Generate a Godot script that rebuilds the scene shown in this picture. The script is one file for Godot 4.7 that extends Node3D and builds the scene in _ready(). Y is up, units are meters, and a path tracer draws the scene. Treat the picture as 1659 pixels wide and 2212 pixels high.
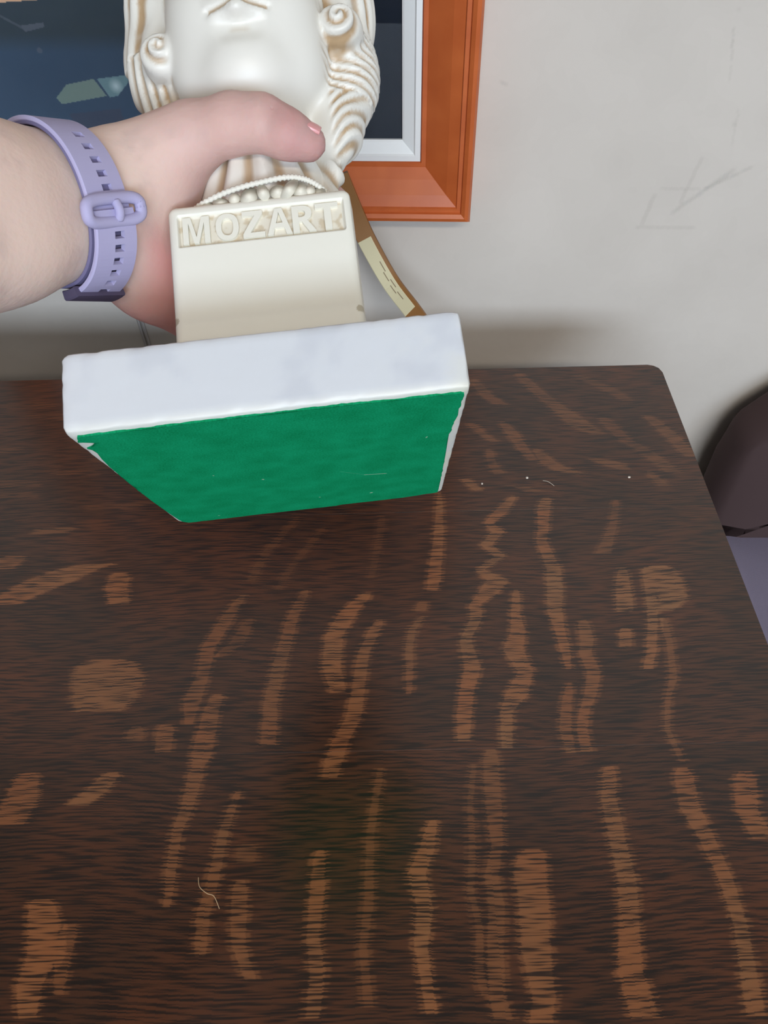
extends Node3D
# A plaster bust held in a hand above an oak table, a framed picture on the wall behind.

const WALL_Z := -0.70
const TABLE_Y := 0.76
const TABLE_TURN := 0.0716
var held := Transform3D(Basis.from_euler(Vector3(-1.08145, 0.08132, 0.08754)), Vector3(-0.048327, 1.051561, -0.173340))
var skin_field := {}
var flecks := []

# ---------------------------------------------------------------- helpers
func numbered(called: String) -> String:
	if not has_node(NodePath(called)):
		return called
	var n := 1
	while has_node(NodePath("%s_%03d" % [called, n])):
		n += 1
	return "%s_%03d" % [called, n]

func thing(called: String, label: String, category: String, at := Transform3D(), group := "") -> Node3D:
	var o := Node3D.new()
	o.name = numbered(called)
	add_child(o)
	o.transform = at
	o.set_meta("label", label)
	o.set_meta("category", category)
	if group:
		o.set_meta("group", group)
	return o

func part(called: String, m: Mesh, mat: Material, parent: Node, label := "") -> MeshInstance3D:
	var o := MeshInstance3D.new()
	o.name = called
	o.mesh = m
	o.material_override = mat
	o.cast_shadow = GeometryInstance3D.SHADOW_CASTING_SETTING_ON
	parent.add_child(o, true)
	if label:
		o.set_meta("label", label)
	return o

func single(called: String, m: Mesh, mat: Material, label: String, category: String, group := "") -> MeshInstance3D:
	var o := part(numbered(called), m, mat, self, label)
	o.set_meta("category", category)
	if group:
		o.set_meta("group", group)
	return o

func struct(called: String, m: Mesh, mat: Material, label: String, category: String) -> MeshInstance3D:
	var o := part(called, m, mat, self, label)
	o.set_meta("category", category)
	o.set_meta("kind", "structure")
	return o

func paint(c: Color, rough := 0.6, spec := 0.5) -> StandardMaterial3D:
	var m := StandardMaterial3D.new()
	m.albedo_color = c
	m.roughness = rough
	m.metallic_specular = spec
	return m

func noise_tex(freq: float, oct: int, size: int, a: Color, b: Color, seed_: int) -> NoiseTexture2D:
	var n := FastNoiseLite.new()
	n.seed = seed_
	n.frequency = freq
	n.fractal_octaves = oct
	var g := Gradient.new()
	g.set_color(0, a)
	g.set_color(1, b)
	var t := NoiseTexture2D.new()
	t.width = size
	t.height = size
	t.seamless = true
	t.noise = n
	t.color_ramp = g
	return t

func bumpy(m: StandardMaterial3D, freq: float, oct: int, scale: float, depth_cm: float, seed_: int) -> void:
	m.heightmap_enabled = true
	m.heightmap_texture = noise_tex(freq, oct, 512, Color.BLACK, Color.WHITE, seed_)
	m.heightmap_scale = depth_cm
	m.uv1_triplanar = true
	m.uv1_scale = Vector3.ONE * scale

func sm(a: float, b: float, x: float) -> float:
	return smoothstep(a, b, x)

# Builds a mesh from shared points; turns it the right way out when it is closed.
func finish(v: PackedVector3Array, idx: PackedInt32Array, smooth := true, cols := PackedColorArray(), uvs := PackedVector2Array()) -> ArrayMesh:
	var vol := 0.0
	var mid := Vector3.ZERO
	for p in v:
		mid += p
	mid /= maxf(1.0, v.size())
	for i in range(0, idx.size(), 3):
		vol += (v[idx[i]] - mid).dot((v[idx[i + 1]] - mid).cross(v[idx[i + 2]] - mid))
	if vol > 0.0:
		for i in range(0, idx.size(), 3):
			var t := idx[i + 1]
			idx[i + 1] = idx[i + 2]
			idx[i + 2] = t
	var a := []
	a.resize(Mesh.ARRAY_MAX)
	if smooth:
		var nn := PackedVector3Array()
		nn.resize(v.size())
		for i in range(0, idx.size(), 3):
			var n := (v[idx[i + 2]] - v[idx[i]]).cross(v[idx[i + 1]] - v[idx[i]])
			nn[idx[i]] += n
			nn[idx[i + 1]] += n
			nn[idx[i + 2]] += n
		for i in nn.size():
			nn[i] = nn[i].normalized()
		a[Mesh.ARRAY_VERTEX] = v
		a[Mesh.ARRAY_NORMAL] = nn
		a[Mesh.ARRAY_INDEX] = idx
		if cols.size():
			a[Mesh.ARRAY_COLOR] = cols
		if uvs.size():
			a[Mesh.ARRAY_TEX_UV] = uvs
	else:
		var v2 := PackedVector3Array()
		var n2 := PackedVector3Array()
		var c2 := PackedColorArray()
		var u2 := PackedVector2Array()
		for i in range(0, idx.size(), 3):
			var n := (v[idx[i + 2]] - v[idx[i]]).cross(v[idx[i + 1]] - v[idx[i]]).normalized()
			for k in 3:
				v2.append(v[idx[i + k]])
				n2.append(n)
				if cols.size():
					c2.append(cols[idx[i + k]])
				if uvs.size():
					u2.append(uvs[idx[i + k]])
		a[Mesh.ARRAY_VERTEX] = v2
		a[Mesh.ARRAY_NORMAL] = n2
		if cols.size():
			a[Mesh.ARRAY_COLOR] = c2
		if uvs.size():
			a[Mesh.ARRAY_TEX_UV] = u2
	var m := ArrayMesh.new()
	m.add_surface_from_arrays(Mesh.PRIMITIVE_TRIANGLES, a)
	return m

# A box with rounded edges; cells per axis n; bend moves a point, given the point and its outward direction.
func rbox(c: Vector3, size: Vector3, r: float, n: Vector3i, bend = null, tint = null) -> ArrayMesh:
	var v := PackedVector3Array()
	var cols := PackedColorArray()
	var idx := PackedInt32Array()
	var seen := {}
	var hs := size * 0.5
	for axis in 3:
		var ua := (axis + 1) % 3
		var va := (axis + 2) % 3
		for side in [-1.0, 1.0]:
			var grid := PackedInt32Array()
			for j in n[va] + 3:
				for i in n[ua] + 3:
					var p := Vector3.ZERO
					p[axis] = side * hs[axis]
					p[ua] = span(i, n[ua] + 2, hs[ua], r)
					p[va] = span(j, n[va] + 2, hs[va], r)
					var key := Vector3i((p * 1e6).round())
					if not seen.has(key):
						var inner := p.clamp(-hs + Vector3.ONE * r, hs - Vector3.ONE * r)
						var d := (p - inner).normalized()
						var q := inner + d * r
						if bend != null:
							q = bend.call(q, d)
						seen[key] = v.size()
						v.append(q + c)
						if tint != null:
							cols.append(tint.call(q, d))
					grid.append(seen[key])
			var w := n[ua] + 3
			for j in n[va] + 2:
				for i in n[ua] + 2:
					var a := grid[j * w + i]
					var b := grid[j * w + i + 1]
					var e := grid[(j + 1) * w + i + 1]
					var f := grid[(j + 1) * w + i]
					if side > 0:
						idx.append_array(PackedInt32Array([a, b, e, a, e, f]))
					else:
						idx.append_array(PackedInt32Array([a, e, b, a, f, e]))
	return finish(v, idx, true, cols)

func span(i: int, n: int, h: float, r: float) -> float:
	if i <= 0:
		return -h
	if i >= n:
		return h
	return lerpf(-h + r * 0.35, h - r * 0.35, float(i - 1) / (n - 2))

# A tube along points, elliptical: width across "up", thickness along it.
func tube(path: PackedVector3Array, radii: PackedFloat32Array, sides := 10) -> ArrayMesh:
	var v := PackedVector3Array()
	var idx := PackedInt32Array()
	var nrm := Vector3.UP
	for i in path.size():
		var t := (path[mini(i + 1, path.size() - 1)] - path[maxi(i - 1, 0)]).normalized()
		if i == 0:
			nrm = t.cross(Vector3(0.31, 0.77, 0.55)).normalized()
		nrm = (nrm - t * nrm.dot(t)).normalized()
		var b := t.cross(nrm)
		for k in sides:
			var a := TAU * k / sides
			v.append(path[i] + (nrm * cos(a) + b * sin(a)) * radii[i])
	for i in path.size() - 1:
		for k in sides:
			var k2 := (k + 1) % sides
			var a := i * sides
			idx.append_array(PackedInt32Array([a + k, a + k2, a + sides + k2, a + k, a + sides + k2, a + sides + k]))
	for e in [0, path.size() - 1]:
		var c := v.size()
		v.append(path[e])
		for k in sides:
			var k2 := (k + 1) % sides
			if e == 0:
				idx.append_array(PackedInt32Array([c, e * sides + k2, e * sides + k]))
			else:
				idx.append_array(PackedInt32Array([c, e * sides + k, e * sides + k2]))
	return finish(v, idx)

# A flat slab over an outline in x, z with a small chamfer round its top edge.
func slab(outline: PackedVector2Array, y0: float, y1: float, ch: float, uv = null) -> ArrayMesh:
	var v := PackedVector3Array()
	var uvs := PackedVector2Array()
	var idx := PackedInt32Array()
	var inset := PackedVector2Array()
	var n := outline.size()
	var area := 0.0
	for i in n:
		area += outline[i].cross(outline[(i + 1) % n])
	var s := signf(area)
	for i in n:
		var p := outline[i]
		var e := (p - outline[(i + n - 1) % n]).normalized()
		var f := (outline[(i + 1) % n] - p).normalized()
		var d := (Vector2(e.y, -e.x) + Vector2(f.y, -f.x)) * s
		inset.append(p - d.normalized() * ch / maxf(0.3, d.length() * 0.5))
	for ring in [[outline, y0], [outline, y1 - ch], [inset, y1]]:
		for p in ring[0]:
			v.append(Vector3(p.x, ring[1], p.y))
			uvs.append(uv.call(p) if uv != null else p)
	for r in 2:
		for i in n:
			var j := (i + 1) % n
			idx.append_array(PackedInt32Array([r * n + i, r * n + j, (r + 1) * n + j, r * n + i, (r + 1) * n + j, (r + 1) * n + i]))
	if s < 0:
		for i in range(0, idx.size(), 3):
			var t := idx[i + 1]
			idx[i + 1] = idx[i + 2]
			idx[i + 2] = t
	var tri := Geometry2D.triangulate_polygon(inset)
	for i in range(0, tri.size(), 3):
		var a := tri[i]
		var b := tri[i + 1]
		var c := tri[i + 2]
		if (inset[b] - inset[a]).cross(inset[c] - inset[a]) < 0.0:
			b = tri[i + 2]
			c = tri[i + 1]
		idx.append_array(PackedInt32Array([2 * n + a, 2 * n + b, 2 * n + c, a, c, b]))
	return finish(v, idx, false, PackedColorArray(), uvs)

# ---------------------------------------------------------------- distance fields and surface nets
func field(lo: Vector3, hi: Vector3, h: float) -> Dictionary:
	var n := Vector3i(((hi - lo) / h).ceil()) + Vector3i.ONE
	var data := PackedFloat32Array()
	data.resize(n.x * n.y * n.z)
	data.fill(0.05)
	return {"lo": lo, "h": h, "n": n, "d": data}

# kind 0 joins a tapered capsule, kind 1 carves it, kind 2 joins an ellipsoid (a centre, b radii).
func blend(f: Dictionary, kind: int, a: Vector3, b: Vector3, ra: float, rb: float, k: float) -> void:
	var h: float = f.h
	var lo: Vector3 = f.lo
	var n: Vector3i = f.n
	var d: PackedFloat32Array = f.d
	f.d = PackedFloat32Array()
	var m := k + 2.5 * h
	var p0: Vector3
	var p1: Vector3
	if kind == 2:
		p0 = a - b - Vector3.ONE * m
		p1 = a + b + Vector3.ONE * m
	else:
		var r := maxf(ra, rb) + m
		p0 = a.min(b) - Vector3.ONE * r
		p1 = a.max(b) + Vector3.ONE * r
	var i0 := Vector3i(((p0 - lo) / h).floor()).clamp(Vector3i.ZERO, n - Vector3i.ONE)
	var i1 := Vector3i(((p1 - lo) / h).ceil()).clamp(Vector3i.ZERO, n - Vector3i.ONE)
	var ab := b - a
	var l2 := maxf(1e-9, ab.length_squared())
	var dr := rb - ra
	var inv := Vector3.ONE
	var inv2 := Vector3.ONE
	if kind == 2:
		inv = Vector3.ONE / b
		inv2 = inv * inv
	for z in range(i0.z, i1.z + 1):
		for y in range(i0.y, i1.y + 1):
			var at := (z * n.y + y) * n.x + i0.x
			var p := lo + Vector3(i0.x, y, z) * h
			for x in range(i0.x, i1.x + 1):
				var v: float
				if kind == 2:
					var q := p - a
					var k0 := (q * inv).length()
					v = k0 * (k0 - 1.0) / maxf(1e-6, (q * inv2).length())
				else:
					var q := p - a
					var t := clampf(q.dot(ab) / l2, 0.0, 1.0)
					v = (q - ab * t).length() - ra - dr * t
				var c := d[at]
				if kind == 1:
					v = -v
					var g := maxf(k - absf(c - v), 0.0)
					d[at] = maxf(c, v) + g * g * 0.25 / k
				elif v < c + k:
					var g := maxf(k - absf(c - v), 0.0)
					d[at] = minf(c, v) - g * g * 0.25 / k
				at += 1
				p.x += h
	f.d = d

func sample(f: Dictionary, p: Vector3) -> float:
	var q: Vector3 = (p - f.lo) / f.h
	var n: Vector3i = f.n
	var i := Vector3i(q.floor()).clamp(Vector3i.ZERO, n - Vector3i(2, 2, 2))
	var t := q - Vector3(i)
	var d: PackedFloat32Array = f.d
	var o := (i.z * n.y + i.y) * n.x + i.x
	var sy := n.x
	var sz := n.x * n.y
	var x0 := lerpf(lerpf(d[o], d[o + 1], t.x), lerpf(d[o + sy], d[o + sy + 1], t.x), t.y)
	var x1 := lerpf(lerpf(d[o + sz], d[o + sz + 1], t.x), lerpf(d[o + sz + sy], d[o + sz + sy + 1], t.x), t.y)
	return lerpf(x0, x1, t.z)

func nets(f: Dictionary) -> Array:
	var h: float = f.h
	var lo: Vector3 = f.lo
	var n: Vector3i = f.n
	var d: PackedFloat32Array = f.d
	var sy := n.x
	var sz := n.x * n.y
	var v := PackedVector3Array()
	var idx := PackedInt32Array()
	var cell := {}
	var off := [0, 1, sy, sy + 1, sz, sz + 1, sz + sy, sz + sy + 1]
	var pos := [Vector3(0, 0, 0), Vector3(1, 0, 0), Vector3(0, 1, 0), Vector3(1, 1, 0), Vector3(0, 0, 1), Vector3(1, 0, 1), Vector3(0, 1, 1), Vector3(1, 1, 1)]
	var edges := [[0, 1], [2, 3], [4, 5], [6, 7], [0, 2], [1, 3], [4, 6], [5, 7], [0, 4], [1, 5], [2, 6], [3, 7]]
	var near := h * 2.0
	for z in n.z - 1:
		for y in n.y - 1:
			var at := (z * n.y + y) * n.x
			for x in n.x - 1:
				var c := d[at]
				if c < near and c > -near:
					var neg := 0
					for k in 8:
						if d[at + off[k]] < 0.0:
							neg += 1
					if neg > 0 and neg < 8:
						var s := Vector3.ZERO
						var cnt := 0
						for e in edges:
							var a := d[at + off[e[0]]]
							var b := d[at + off[e[1]]]
							if (a < 0.0) != (b < 0.0):
								s += (pos[e[0]] as Vector3).lerp(pos[e[1]], a / (a - b))
								cnt += 1
						cell[at] = v.size()
						v.append(lo + (Vector3(x, y, z) + s / cnt) * h)
				at += 1
	for at in cell:
		var a := d[at] < 0.0
		for dirs in [[1, sy, sz], [sy, sz, 1], [sz, 1, sy]]:
			var b := d[at + dirs[0]] < 0.0
			if a != b:
				var c1: int = cell.get(at - dirs[1], -1)
				var c2: int = cell.get(at - dirs[1] - dirs[2], -1)
				var c3: int = cell.get(at - dirs[2], -1)
				if c1 < 0 or c2 < 0 or c3 < 0:
					continue
				var c0: int = cell[at]
				if a:
					idx.append_array(PackedInt32Array([c0, c1, c2, c0, c2, c3]))
				else:
					idx.append_array(PackedInt32Array([c0, c2, c1, c0, c3, c2]))
	return [v, idx]

# Points of a smooth curve through the given ones.
func curve(pts: Array, per: int) -> PackedVector3Array:
	var o := PackedVector3Array()
	for i in pts.size() - 1:
		var a: Vector3 = pts[maxi(i - 1, 0)]
		var b: Vector3 = pts[i]
		var c: Vector3 = pts[i + 1]
		var e: Vector3 = pts[mini(i + 2, pts.size() - 1)]
		for k in per:
			o.append(b.cubic_interpolate(c, a, e, float(k) / per))
	o.append(pts[-1])
	return o

func mm(x: float, y: float, z: float) -> Vector3:
	return Vector3(x, y, z) * 0.001

const LAMP_X := 0.5
const LAMP_Z := 1.5
const LAMP_SIZE := Vector2(1.3, 0.24)
const FELT := Color(0.075, 0.55, 0.36)

func _ready() -> void:
	var cam := Camera3D.new()
	cam.name = "camera"
	cam.position = Vector3(0, 1.21, 0)
	cam.rotation = Vector3(-0.8644, 0.0795, -0.0303)
	cam.fov = 66.99
	cam.near = 0.02
	cam.far = 50.0
	cam.current = true
	add_child(cam)
	var env := Environment.new()
	env.background_mode = Environment.BG_SKY
	var sky := Sky.new()
	var sm_ := ProceduralSkyMaterial.new()
	sm_.sky_top_color = Color(0.45, 0.6, 0.85)
	sm_.sky_horizon_color = Color(0.8, 0.86, 0.93)
	sm_.ground_horizon_color = Color(0.6, 0.62, 0.6)
	sm_.ground_bottom_color = Color(0.3, 0.3, 0.28)
	sky.sky_material = sm_
	env.sky = sky
	env.background_energy_multiplier = 1.0
	env.tonemap_mode = Environment.TONE_MAPPER_LINEAR
	env.tonemap_exposure = 1.0
	env.sdfgi_enabled = true
	env.ssao_enabled = true
	env.ssil_enabled = true
	var we := WorldEnvironment.new()
	we.name = "environment"
	we.environment = env
	add_child(we)
	var lamp := AreaLight3D.new()
	lamp.name = "ceiling_lamp_light"
	lamp.area_size = LAMP_SIZE
	lamp.light_color = Color(1.0, 0.96, 0.90)
	lamp.light_energy = 3.0
	lamp.position = Vector3(LAMP_X, 2.40, LAMP_Z)
	lamp.rotation = Vector3(-PI / 2, 0, 0)
	lamp.shadow_enabled = true
	lamp.set("area_range", 12.0)
	add_child(lamp)
	var day := AreaLight3D.new()
	day.name = "window_daylight"
	day.area_size = Vector2(2.3, 0.8)
	day.light_color = Color(0.86, 0.93, 1.0)
	day.light_energy = 8.0
	day.position = Vector3(0.7, 1.85, 2.66)
	day.shadow_enabled = true
	day.set("area_range", 12.0)
	add_child(day)
	build_room()
	build_table()
	build_picture()
	build_bust()
	build_hand()
	build_watch()
	build_strip()
	build_chair()
	build_small()

# ---------------------------------------------------------------- the wood of the table top
func fleck(a: float, pts: Array) -> void:
	flecks.append([a, pts])

# One board's picture: s runs along the grain over 620 mm, t across it from t0 to t1 (mm).
func board_texture(t0: float, t1: float, seed_: int) -> ImageTexture:
	var W := 2048
	var H := int((t1 - t0) * 3.6)
	var kx := W / 620.0
	var ky := H / (t1 - t0)
	var fl := PackedFloat32Array()
	fl.resize(W * H)
	var fs := PackedByteArray()
	fs.resize(W * H)
	var rng := RandomNumberGenerator.new()
	rng.seed = seed_
	var fn := FastNoiseLite.new()
	fn.seed = seed_
	fn.frequency = 0.18
	fn.fractal_octaves = 2
	var streak := fn.get_image(110, H + 40)
	streak.resize(W, H + 40, Image.INTERPOLATE_CUBIC)
	streak.convert(Image.FORMAT_L8)
	var sd := streak.get_data()
	var f2 := FastNoiseLite.new()
	f2.seed = seed_ + 7
	f2.frequency = 0.02
	f2.fractal_octaves = 3
	var broad := f2.get_image(256, 96)
	broad.resize(W, H, Image.INTERPOLATE_CUBIC)
	broad.convert(Image.FORMAT_L8)
	var bd := broad.get_data()
	for item in flecks:
		var strength: float = item[0]
		var p: Array = item[1]
		for i in range(0, p.size() - 3, 3):
			var ta: float = p[i + 1]
			var tb: float = p[i + 4]
			var y0 := int(maxf(0.0, (minf(ta, tb) - t0) * ky))
			var y1 := int(minf(H - 1, (maxf(ta, tb) - t0) * ky))
			for y in range(y0, y1 + 1):
				var u := clampf((y / ky + t0 - ta) / (tb - ta if absf(tb - ta) > 0.01 else 0.01), 0.0, 1.0)
				var cx: float = (lerpf(p[i], p[i + 3], u) + 620.0 + rng.randf_range(-0.5, 0.5)) * kx
				var w: float = lerpf(p[i + 2], p[i + 5], u) * kx * rng.randf_range(0.88, 1.12)
				if i == 0 and u < 0.2:
					w *= 0.5 + 2.5 * u
				var reach := w + 15.0
				for x in range(maxi(0, int(cx - reach)), mini(W - 1, int(cx + reach)) + 1):
					var a := (reach - absf(x - cx)) / 14.0
					a = minf(1.0, a)
					var o := y * W + x
					if a > fl[o]:
						fl[o] = a
						fs[o] = maxi(fs[o], int(strength * 255.0))
	var wob := PackedInt32Array()
	for x in W:
		wob.append(int((12.0 + 7.0 * sin(x * 0.0031 + seed_) + 4.0 * sin(x * 0.011 + seed_ * 2.0))))
	var px := PackedByteArray()
	px.resize(W * H * 3)
	var o3 := 0
	for y in H:
		var row := y * W
		for x in W:
			var g := sd[(y + wob[x]) * W + x] / 255.0
			var b := bd[row + x] / 255.0
			var line := clampf((g - 0.26) * 3.1, 0.0, 1.0)
			var a := fl[row + x]
			if a > 0.0:
				var st := fs[row + x] / 255.0
				a = maxf(clampf((a - 0.86 + (line - 0.5) * 0.22) * 7.0, 0.0, 1.0) * 0.95, clampf((a + (line - 0.85) * 1.8 - 0.30) * 1.6, 0.0, 0.62)) * st
			var m := 0.42 + 0.62 * line
			var r0 := (58.0 + 28.0 * b) * m
			var g0 := (33.0 + 13.0 * b) * m
			var b0 := (17.0 + 7.0 * b) * m
			var k := 0.74 + 0.26 * line
			px[o3] = int(r0 + ((146.0 - 12.0 * b) * k - r0) * a)
			px[o3 + 1] = int(g0 + ((86.0 + 6.0 * b) * k - g0) * a)
			px[o3 + 2] = int(b0 + ((48.0 + 10.0 * b) * k - b0) * a)
			o3 += 3
	return ImageTexture.create_from_image(Image.create_from_data(W, H, false, Image.FORMAT_RGB8, px))

func list_flecks() -> void:
	fleck(1.00, [-208, 149, 1.3, -211, 189, 2.9, -214, 210, 3.4, -217, 231, 4.0, -219, 241, 2.9])
	fleck(0.70, [-226, 250, 2.9, -228, 258, 2.9])
	fleck(0.80, [-227, 262, 1.4, -234, 272, 1.9, -237, 287, 1.8, -237, 304, 1.7, -238, 320, 1.0])
	fleck(1.00, [-151, 154, 1.8, -163, 170, 4.9, -173, 181, 3.0, -167, 189, 4.3, -177, 201, 3.6, -168, 212, 3.4, -184, 224, 2.8, -172, 233, 7.4, -180, 244, 6.5, -190, 253, 3.5, -190, 264, 3.5, -199, 281, 3.1, -196, 302, 4.8, -201, 318, 4.1, -204, 334, 4.0, -206, 352, 3.1])
	fleck(1.00, [-126, 157, 3.6, -130, 168, 4.1, -132, 182, 3.5, -136, 200, 3.2, -131, 223, 4.5, -133, 243, 4.9, -136, 260, 4.4, -135, 275, 2.8, -134, 289, 2.8, -134, 305, 1.1])
	fleck(0.80, [-135, 315, 1.5, -140, 331, 2.6, -143, 346, 3.1, -142, 361, 2.1])
	fleck(1.00, [-160, 242, 1.9, -163, 261, 2.4, -163, 276, 4.4, -168, 289, 6.1, -162, 306, 4.5, -170, 322, 6.6, -178, 334, 3.3, -180, 357, 2.5])
	fleck(0.85, [-118, 268, 2.8, -118, 283, 3.9, -121, 293, 3.5, -118, 307, 3.7, -123, 322, 3.2, -130, 336, 2.6, -133, 348, 2.7, -132, 361, 2.8])
	fleck(1.00, [-82, 225, 2.5, -85, 241, 4.6, -88, 262, 5.1])
	fleck(1.00, [-91, 275, 3.6, -94, 290, 3.5])
	fleck(1.00, [-57, 224, 10.8, -54, 239, 11.4, -53, 253, 8.8, -63, 262, 7.1])
	fleck(1.00, [-65, 225, 2.5, -68, 255, 3.2, -72, 273, 2.7, -77, 291, 2.7, -83, 306, 2.2])
	fleck(0.70, [-64, 268, 2.0, -64, 286, 1.4, -68, 312, 1.8, -76, 329, 1.0, -81, 348, 1.1, -77, 368, 1.2])
	fleck(0.60, [-73, 161, 1.8, -80, 184, 2.1, -87, 199, 3.4, -93, 212, 5.0])
	fleck(1.00, [-458, 210, 11.8, -476, 215, 15.1, -493, 225, 16.6, -509, 234, 14.0, -519, 244, 9.8])
	fleck(1.00, [-443, 219, 6.7, -443, 232, 7.4, -438, 246, 6.5])
	fleck(0.90, [-437, 290, 19.2, -434, 305, 22.6, -433, 319, 19.2, -435, 327, 13.2])
	fleck(0.75, [-352, 241, 2.0, -362, 262, 4.0, -371, 283, 3.9, -372, 304, 3.3, -376, 320, 5.2, -376, 337, 1.7])
	fleck(0.50, [-345, 260, 2.4, -352, 280, 4.7, -364, 290, 2.3])
	fleck(0.85, [-360, 317, 3.3, -363, 328, 4.4, -364, 342, 5.0, -365, 356, 5.6, -366, 364, 3.5])
	fleck(0.75, [-308, 238, 2.5, -316, 261, 3.2, -322, 295, 3.8, -326, 323, 3.7, -325, 352, 4.2])
	fleck(1.00, [-264, 241, 3.3, -278, 258, 5.6, -287, 276, 5.5, -288, 299, 5.3, -283, 318, 4.4])
	fleck(0.90, [-256, 264, 3.2, -267, 289, 3.1, -270, 313, 3.4, -273, 335, 4.3, -281, 350, 4.5, -285, 363, 4.9])
	fleck(0.80, [-390, 337, 5.0, -389, 355, 4.2])
	fleck(0.60, [-408, 338, 4.3, -408, 347, 4.3])
	fleck(0.60, [-499, 175, 17.6, -507, 181, 10.5])
	fleck(0.80, [-525, 201, 10.3, -532, 213, 8.4])
	fleck(0.35, [-317, 169, 1.8, -339, 204, 2.5, -348, 229, 2.5])
	fleck(0.30, [-297, 181, 2.1, -321, 220, 2.0, -328, 238, 2.0])
	fleck(0.30, [-253, 171, 2.1, -255, 192, 2.1, -262, 229, 1.6])
	fleck(0.80, [-366, 363, 4.2, -369, 388, 3.0, -373, 403, 2.4, -373, 422, 2.2, -372, 442, 1.2])
	fleck(0.80, [-340, 379, 1.4, -346, 401, 2.0, -349, 428, 2.5, -352, 445, 3.1, -351, 465, 2.4])
	fleck(0.50, [-332, 410, 5.2, -332, 420, 4.5])
	fleck(0.80, [-334, 429, 3.2, -333, 446, 3.7, -332, 460, 3.0, -324, 476, 2.3])
	fleck(0.90, [-291, 414, 2.3, -292, 435, 3.4, -293, 458, 2.7, -290, 473, 3.5, -292, 493, 2.8])
	fleck(0.60, [-257, 368, 1.4, -263, 406, 1.6, -264, 442, 1.9, -267, 463, 1.4, -264, 489, 1.7])
	fleck(0.90, [-284, 359, 4.9, -287, 373, 4.1])
	fleck(0.85, [-467, 366, 5.5, -468, 381, 9.5, -470, 396, 8.0])
	fleck(0.95, [-417, 367, 4.8, -424, 377, 6.1, -434, 386, 6.1])
	fleck(1.00, [-441, 436, 6.3, -436, 449, 8.0, -433, 463, 7.8, -436, 476, 5.9, -433, 491, 4.0])
	fleck(0.70, [-422, 449, 4.3, -422, 466, 3.6, -420, 481, 1.7])
	fleck(1.00, [-227, 399, 2.0, -232, 415, 3.9, -238, 428, 4.4, -234, 444, 3.7, -237, 462, 3.0, -236, 471, 2.4, -233, 493, 2.3])
	fleck(0.60, [-201, 367, 1.0, -205, 387, 1.1, -206, 413, 1.3, -209, 437, 1.1, -206, 454, 1.2, -208, 475, 1.6, -206, 485, 1.4])
	fleck(0.70, [-190, 358, 4.2, -192, 392, 4.0, -192, 413, 2.6, -197, 429, 3.2, -196, 445, 3.7, -199, 465, 3.6, -200, 485, 3.5, -198, 496, 4.0])
	fleck(0.90, [-173, 416, 7.1, -176, 429, 8.2, -176, 446, 7.4, -178, 465, 7.1, -177, 486, 5.2, -180, 497, 5.1])
	fleck(0.90, [-121, 370, 3.4, -125, 389, 3.7, -125, 412, 3.9, -124, 433, 4.4, -128, 455, 4.8, -132, 476, 5.8, -129, 496, 6.2])
	fleck(0.90, [-78, 372, 4.8, -80, 394, 5.3, -75, 413, 3.9, -71, 434, 3.1, -70, 457, 3.0, -73, 477, 3.5, -75, 496, 4.0])
	fleck(0.90, [-42, 375, 6.1, -48, 397, 5.9, -44, 413, 5.2])
	fleck(0.60, [-170, 14, 3.3, -160, 36, 4.8, -148, 49, 4.8])
	fleck(0.60, [-129, 8, 4.1, -113, 36, 4.8, -95, 62, 7.0, -85, 77, 9.3, -72, 88, 4.6])
	fleck(0.40, [-77, 12, 4.9, -51, 33, 5.6, -39, 48, 4.0])
	fleck(0.60, [-27, 67, 3.9, -13, 92, 5.3, -3, 116, 4.4])
	fleck(0.50, [-65, 68, 4.7, -52, 95, 4.5, -37, 111, 5.2, -21, 134, 5.1])
	fleck(0.70, [-177, 71, 3.1, -168, 85, 3.1, -159, 94, 3.0])
	fleck(0.70, [-150, 70, 3.1, -144, 83, 4.6, -135, 107, 3.7, -130, 117, 3.0])
	fleck(0.60, [-165, 102, 2.3, -164, 119, 3.0, -159, 131, 3.7])
	fleck(0.70, [-127, 103, 2.3, -118, 120, 5.9, -106, 129, 5.9, -94, 133, 4.4])
	fleck(0.60, [-83, 116, 4.4, -67, 122, 8.8, -59, 129, 3.7])
	fleck(0.60, [-41, 131, 2.2, -33, 147, 3.6])
	fleck(0.50, [-162, 142, 2.9, -146, 144, 4.3, -135, 150, 5.7, -110, 151, 4.3])
	fleck(0.90, [-187, 135, 3.6, -177, 148, 2.9])
	fleck(0.30, [-564, 31, 28.0, -559, 39, 16.2])
	fleck(0.30, [-534, 46, 33.8, -522, 55, 15.9])
	fleck(0.30, [-475, 62, 33.9, -480, 70, 15.7])
	fleck(0.30, [-459, 77, 33.2, -445, 85, 15.5])
	fleck(0.30, [-575, 86, 28.8, -580, 93, 15.4])
	fleck(0.30, [-475, 102, 24.0, -452, 110, 15.1])
	fleck(0.30, [-508, 114, 19.4, -494, 121, 14.9])
	fleck(0.30, [-553, 124, 20.9, -540, 132, 14.7])
	fleck(0.30, [-549, 137, 31.4, -541, 144, 14.6])
	fleck(0.30, [-452, 151, 30.1, -466, 158, 14.3])

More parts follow.
